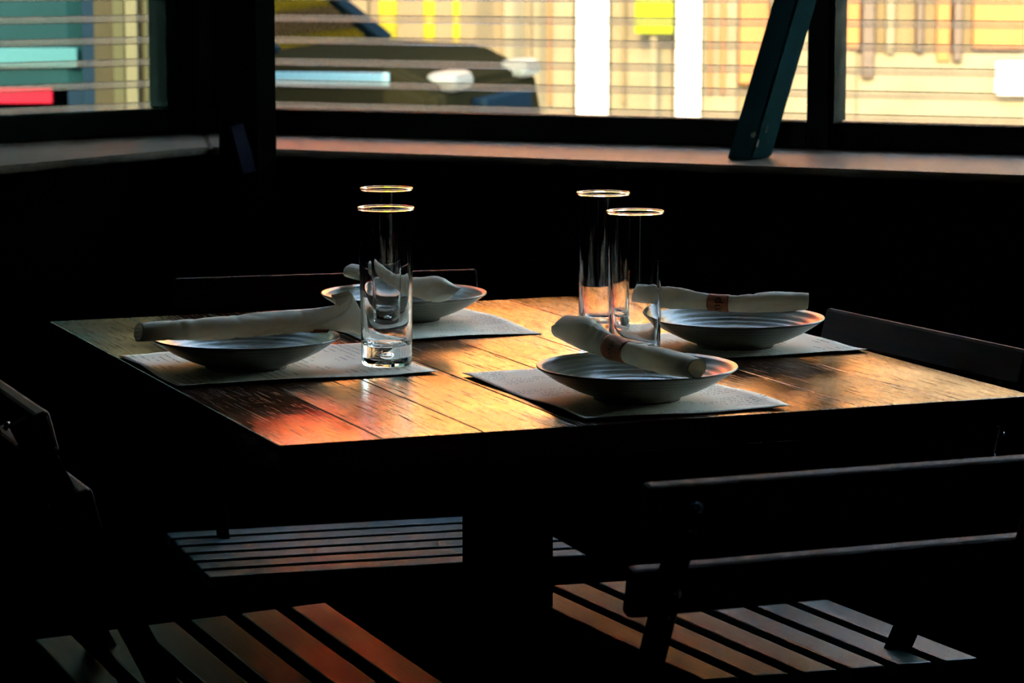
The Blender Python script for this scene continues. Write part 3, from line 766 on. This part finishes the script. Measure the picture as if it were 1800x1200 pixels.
# unseen red awning, added to put a red reflection on the seat slats
bm = bmesh.new(); AX, AY, AZ = -1.5, 12.9 - FY, 3.0
v = [bm.verts.new((p[0] + AX, p[1] + AY, p[2] + AZ)) for p in ((-.2, 0, 0), (.62, 0, 0), (.62, 1.0, 1.9), (-.2, 1.0, 1.9), (-.2, 0, .02), (.62, 0, .02), (.62, 1.0, 1.92), (-.2, 1.0, 1.92))]
for q in ((0, 1, 2, 3), (4, 5, 6, 7), (0, 1, 5, 4), (1, 2, 6, 5), (2, 3, 7, 6), (3, 0, 4, 7)): bm.faces.new([v[k] for k in q])
cn = obj('awning', bm, M['red'], bl); cn['label'] = 'unseen red cloth awning added for its reflection'
bxo('valance', (AX + .21, AY - .01, AZ - .06), (.82, .015, .14), M['red'], cn)

# street pillar seen right of the van
pl = thing('street_pillar', 'broad olive pillar with pale upright strips standing right of the teal van', 'pillar', (fx(235, 7.9), 7.93, -.06))
def pil(nm, p0, p1, m, t, th):
    x0, x1 = fx(p0, 7.9) - fx(235, 7.9), fx(p1, 7.9) - fx(235, 7.9)
    bxo(nm, ((x0 + x1) / 2, -t + th / 2, 1.6), (x1 - x0, th, 3.2), m, pl, bev=.003)
pil('pillar_core', 168, 330, M['olive'], .0, .3)
pil('pillar_strip', 203, 223, M['greycream'], .012, .012)
pil('pillar_strip', 226, 247, M['cream2'], .03, .03)
pil('pillar_strip', 257, 264, M['greycream'], .012, .012)
# van in the shade, left
vn = thing('van', 'teal box van parked outside the left window', 'van', (0, 0, -.06))
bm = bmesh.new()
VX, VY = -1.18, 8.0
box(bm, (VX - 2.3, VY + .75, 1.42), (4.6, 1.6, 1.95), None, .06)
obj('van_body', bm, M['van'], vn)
bxo('corner_trim', (VX + .005, VY - .045, 1.42), (.04, .05, 1.9), M['trimdark'], vn, bev=.008)
bxo('side_stripe', (VX - 2.3, VY - .055, .955), (4.54, .02, .055), M['vanlight'], vn, bev=.004)
bxo('lower_skirt', (VX - 2.3, VY - .02, .55), (4.6, .06, .66), M['trimdark'], vn, bev=.01)
bxo('tail_lamp', (VX - .32, VY - .062, .85), (.44, .02, .045), M['tail'], vn, bev=.004)
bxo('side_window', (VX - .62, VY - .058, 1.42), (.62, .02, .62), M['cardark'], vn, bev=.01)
for x in (-.7, -3.6):
    for y in (VY + .12, VY + 1.4):
        bm = bmesh.new(); bmesh.ops.create_cone(bm, cap_ends=True, segments=28, radius1=.34, radius2=.34, depth=.22)
        bmesh.ops.rotate(bm, verts=bm.verts[:], cent=(0, 0, 0), matrix=Matrix.Rotation(PI / 2, 3, 'X')); bmesh.ops.translate(bm, vec=(VX + x, y, .34), verts=bm.verts[:])
        obj('wheel', bm, M['tyre'], vn, True)

# parked car
def car(label, loc, rz):
    t = thing('car', label, 'car', loc, rz)
    # side profile (x forward, z), lofted across the width with tumblehome
    body = [(-2.05, .35), (-2.1, .62), (-2.0, .90), (-1.5, .905), (1.40, .905), (1.80, .885), (2.02, .78), (2.08, .42), (1.9, .30), (-1.9, .28)]
    ys = [(-.86, .95), (-.80, 1.0), (0, 1.015), (.80, 1.0), (.86, .95)]
    bm = bmesh.new(); R = []
    for y, s in ys: R.append([bm.verts.new((p[0] * (.985 if abs(y) > .82 else 1), y, .28 + (p[1] - .28) * s)) for p in body])
    for A, B in zip(R, R[1:]):
        for k in range(len(body)): q = (k + 1) % len(body); bm.faces.new((A[k], A[q], B[q], B[k]))
    bm.faces.new(R[0]); bm.faces.new(R[-1][::-1])
    bmesh.ops.bevel(bm, geom=bm.edges[:], offset=.025, segments=2, affect='EDGES')
    obj('car_body', bm, M['carpaint'], t)
    for y in (-1, 1):
        S0 = [(1.42, .79 * y, .90), (.82, .62 * y, 1.40), (.2, .61 * y, 1.45), (-1.0, .61 * y, 1.45), (-1.55, .62 * y, 1.38), (-1.95, .79 * y, .90)]
        for nm, a, b in (('windscreen_pillar', 0, 1), ('roof_rail', 1, 2), ('roof_rail', 2, 3), ('roof_rail', 3, 4), ('rear_pillar', 4, 5)):
            bm = bmesh.new(); bar(bm, S0[a], S0[b], .035, .045, Vector((0, 1, 0))); obj(nm, bm, M['trimdark'] if nm != 'roof_rail' else M['carpaint'], t)
        bm = bmesh.new(); bar(bm, (-.1, .80 * y, .90), (-.14, .61 * y, 1.43), .03, .04, Vector((0, 1, 0))); obj('door_pillar', bm, M['trimdark'], t)
        bm = bmesh.new(); bm.faces.new([bm.verts.new(p) for p in S0])
        ex = bmesh.ops.extrude_face_region(bm, geom=bm.faces[:]); bmesh.ops.translate(bm, vec=(0, -.006 * y, 0), verts=[v for v in ex['geom'] if isinstance(v, bmesh.types.BMVert)])
        obj('side_window', bm, M['tint'], t)
        bxo('side_stripe', (-.1, .868 * y, .815), (3.9, .014, .046), M['bluetrim'], t, bev=.003)
        bxo('belt_trim', (-.9, .862 * y, .880), (1.9, .012, .012), M['chrome'], t)
        bxo('headlamp', (2.0, .60 * y, .80), (.12, .28, .07), M['lens'], t, bev=.03)
        bxo('tail_lamp', (-2.06, .66 * y, .74), (.08, .28, .14), M['tail'], t, bev=.02)
        for x in (-1.3, 1.3):
            bm = bmesh.new(); bmesh.ops.create_cone(bm, cap_ends=True, segments=28, radius1=.31, radius2=.31, depth=.2)
            bmesh.ops.rotate(bm, verts=bm.verts[:], cent=(0, 0, 0), matrix=Matrix.Rotation(PI / 2, 3, 'X')); bmesh.ops.translate(bm, vec=(x, y * .80, .31), verts=bm.verts[:])
            obj('wheel', bm, M['tyre'], t, True)
    for nm, a, b in (('windscreen', (1.40, .90), (.84, 1.40)), ('rear_window', (-1.93, .90), (-1.56, 1.37))):
        bm = bmesh.new()
        f = bm.faces.new([bm.verts.new(p) for p in ((a[0], -.77, a[1]), (a[0], .77, a[1]), (b[0], .60, b[1]), (b[0], -.60, b[1]))])
        ex = bmesh.ops.extrude_face_region(bm, geom=[f]); bmesh.ops.translate(bm, vec=(0, 0, -.006), verts=[v for v in ex['geom'] if isinstance(v, bmesh.types.BMVert)])
        obj(nm, bm, M['tint'], t)
    bxo('roof', (-.40, 0, 1.46), (1.4, 1.22, .03), M['carpaint'], t, bev=.012)
    bxo('grille', (2.06, 0, .66), (.06, .8, .14), M['trimdark'], t, bev=.01)
    bxo('bumper', (2.06, 0, .42), (.14, 1.6, .16), M['chrome'], t, bev=.03)
    return t
car('dark bronze car with pale blue side stripe parked outside the middle window', (-2.05, 11.0, -.06), math.radians(-12))
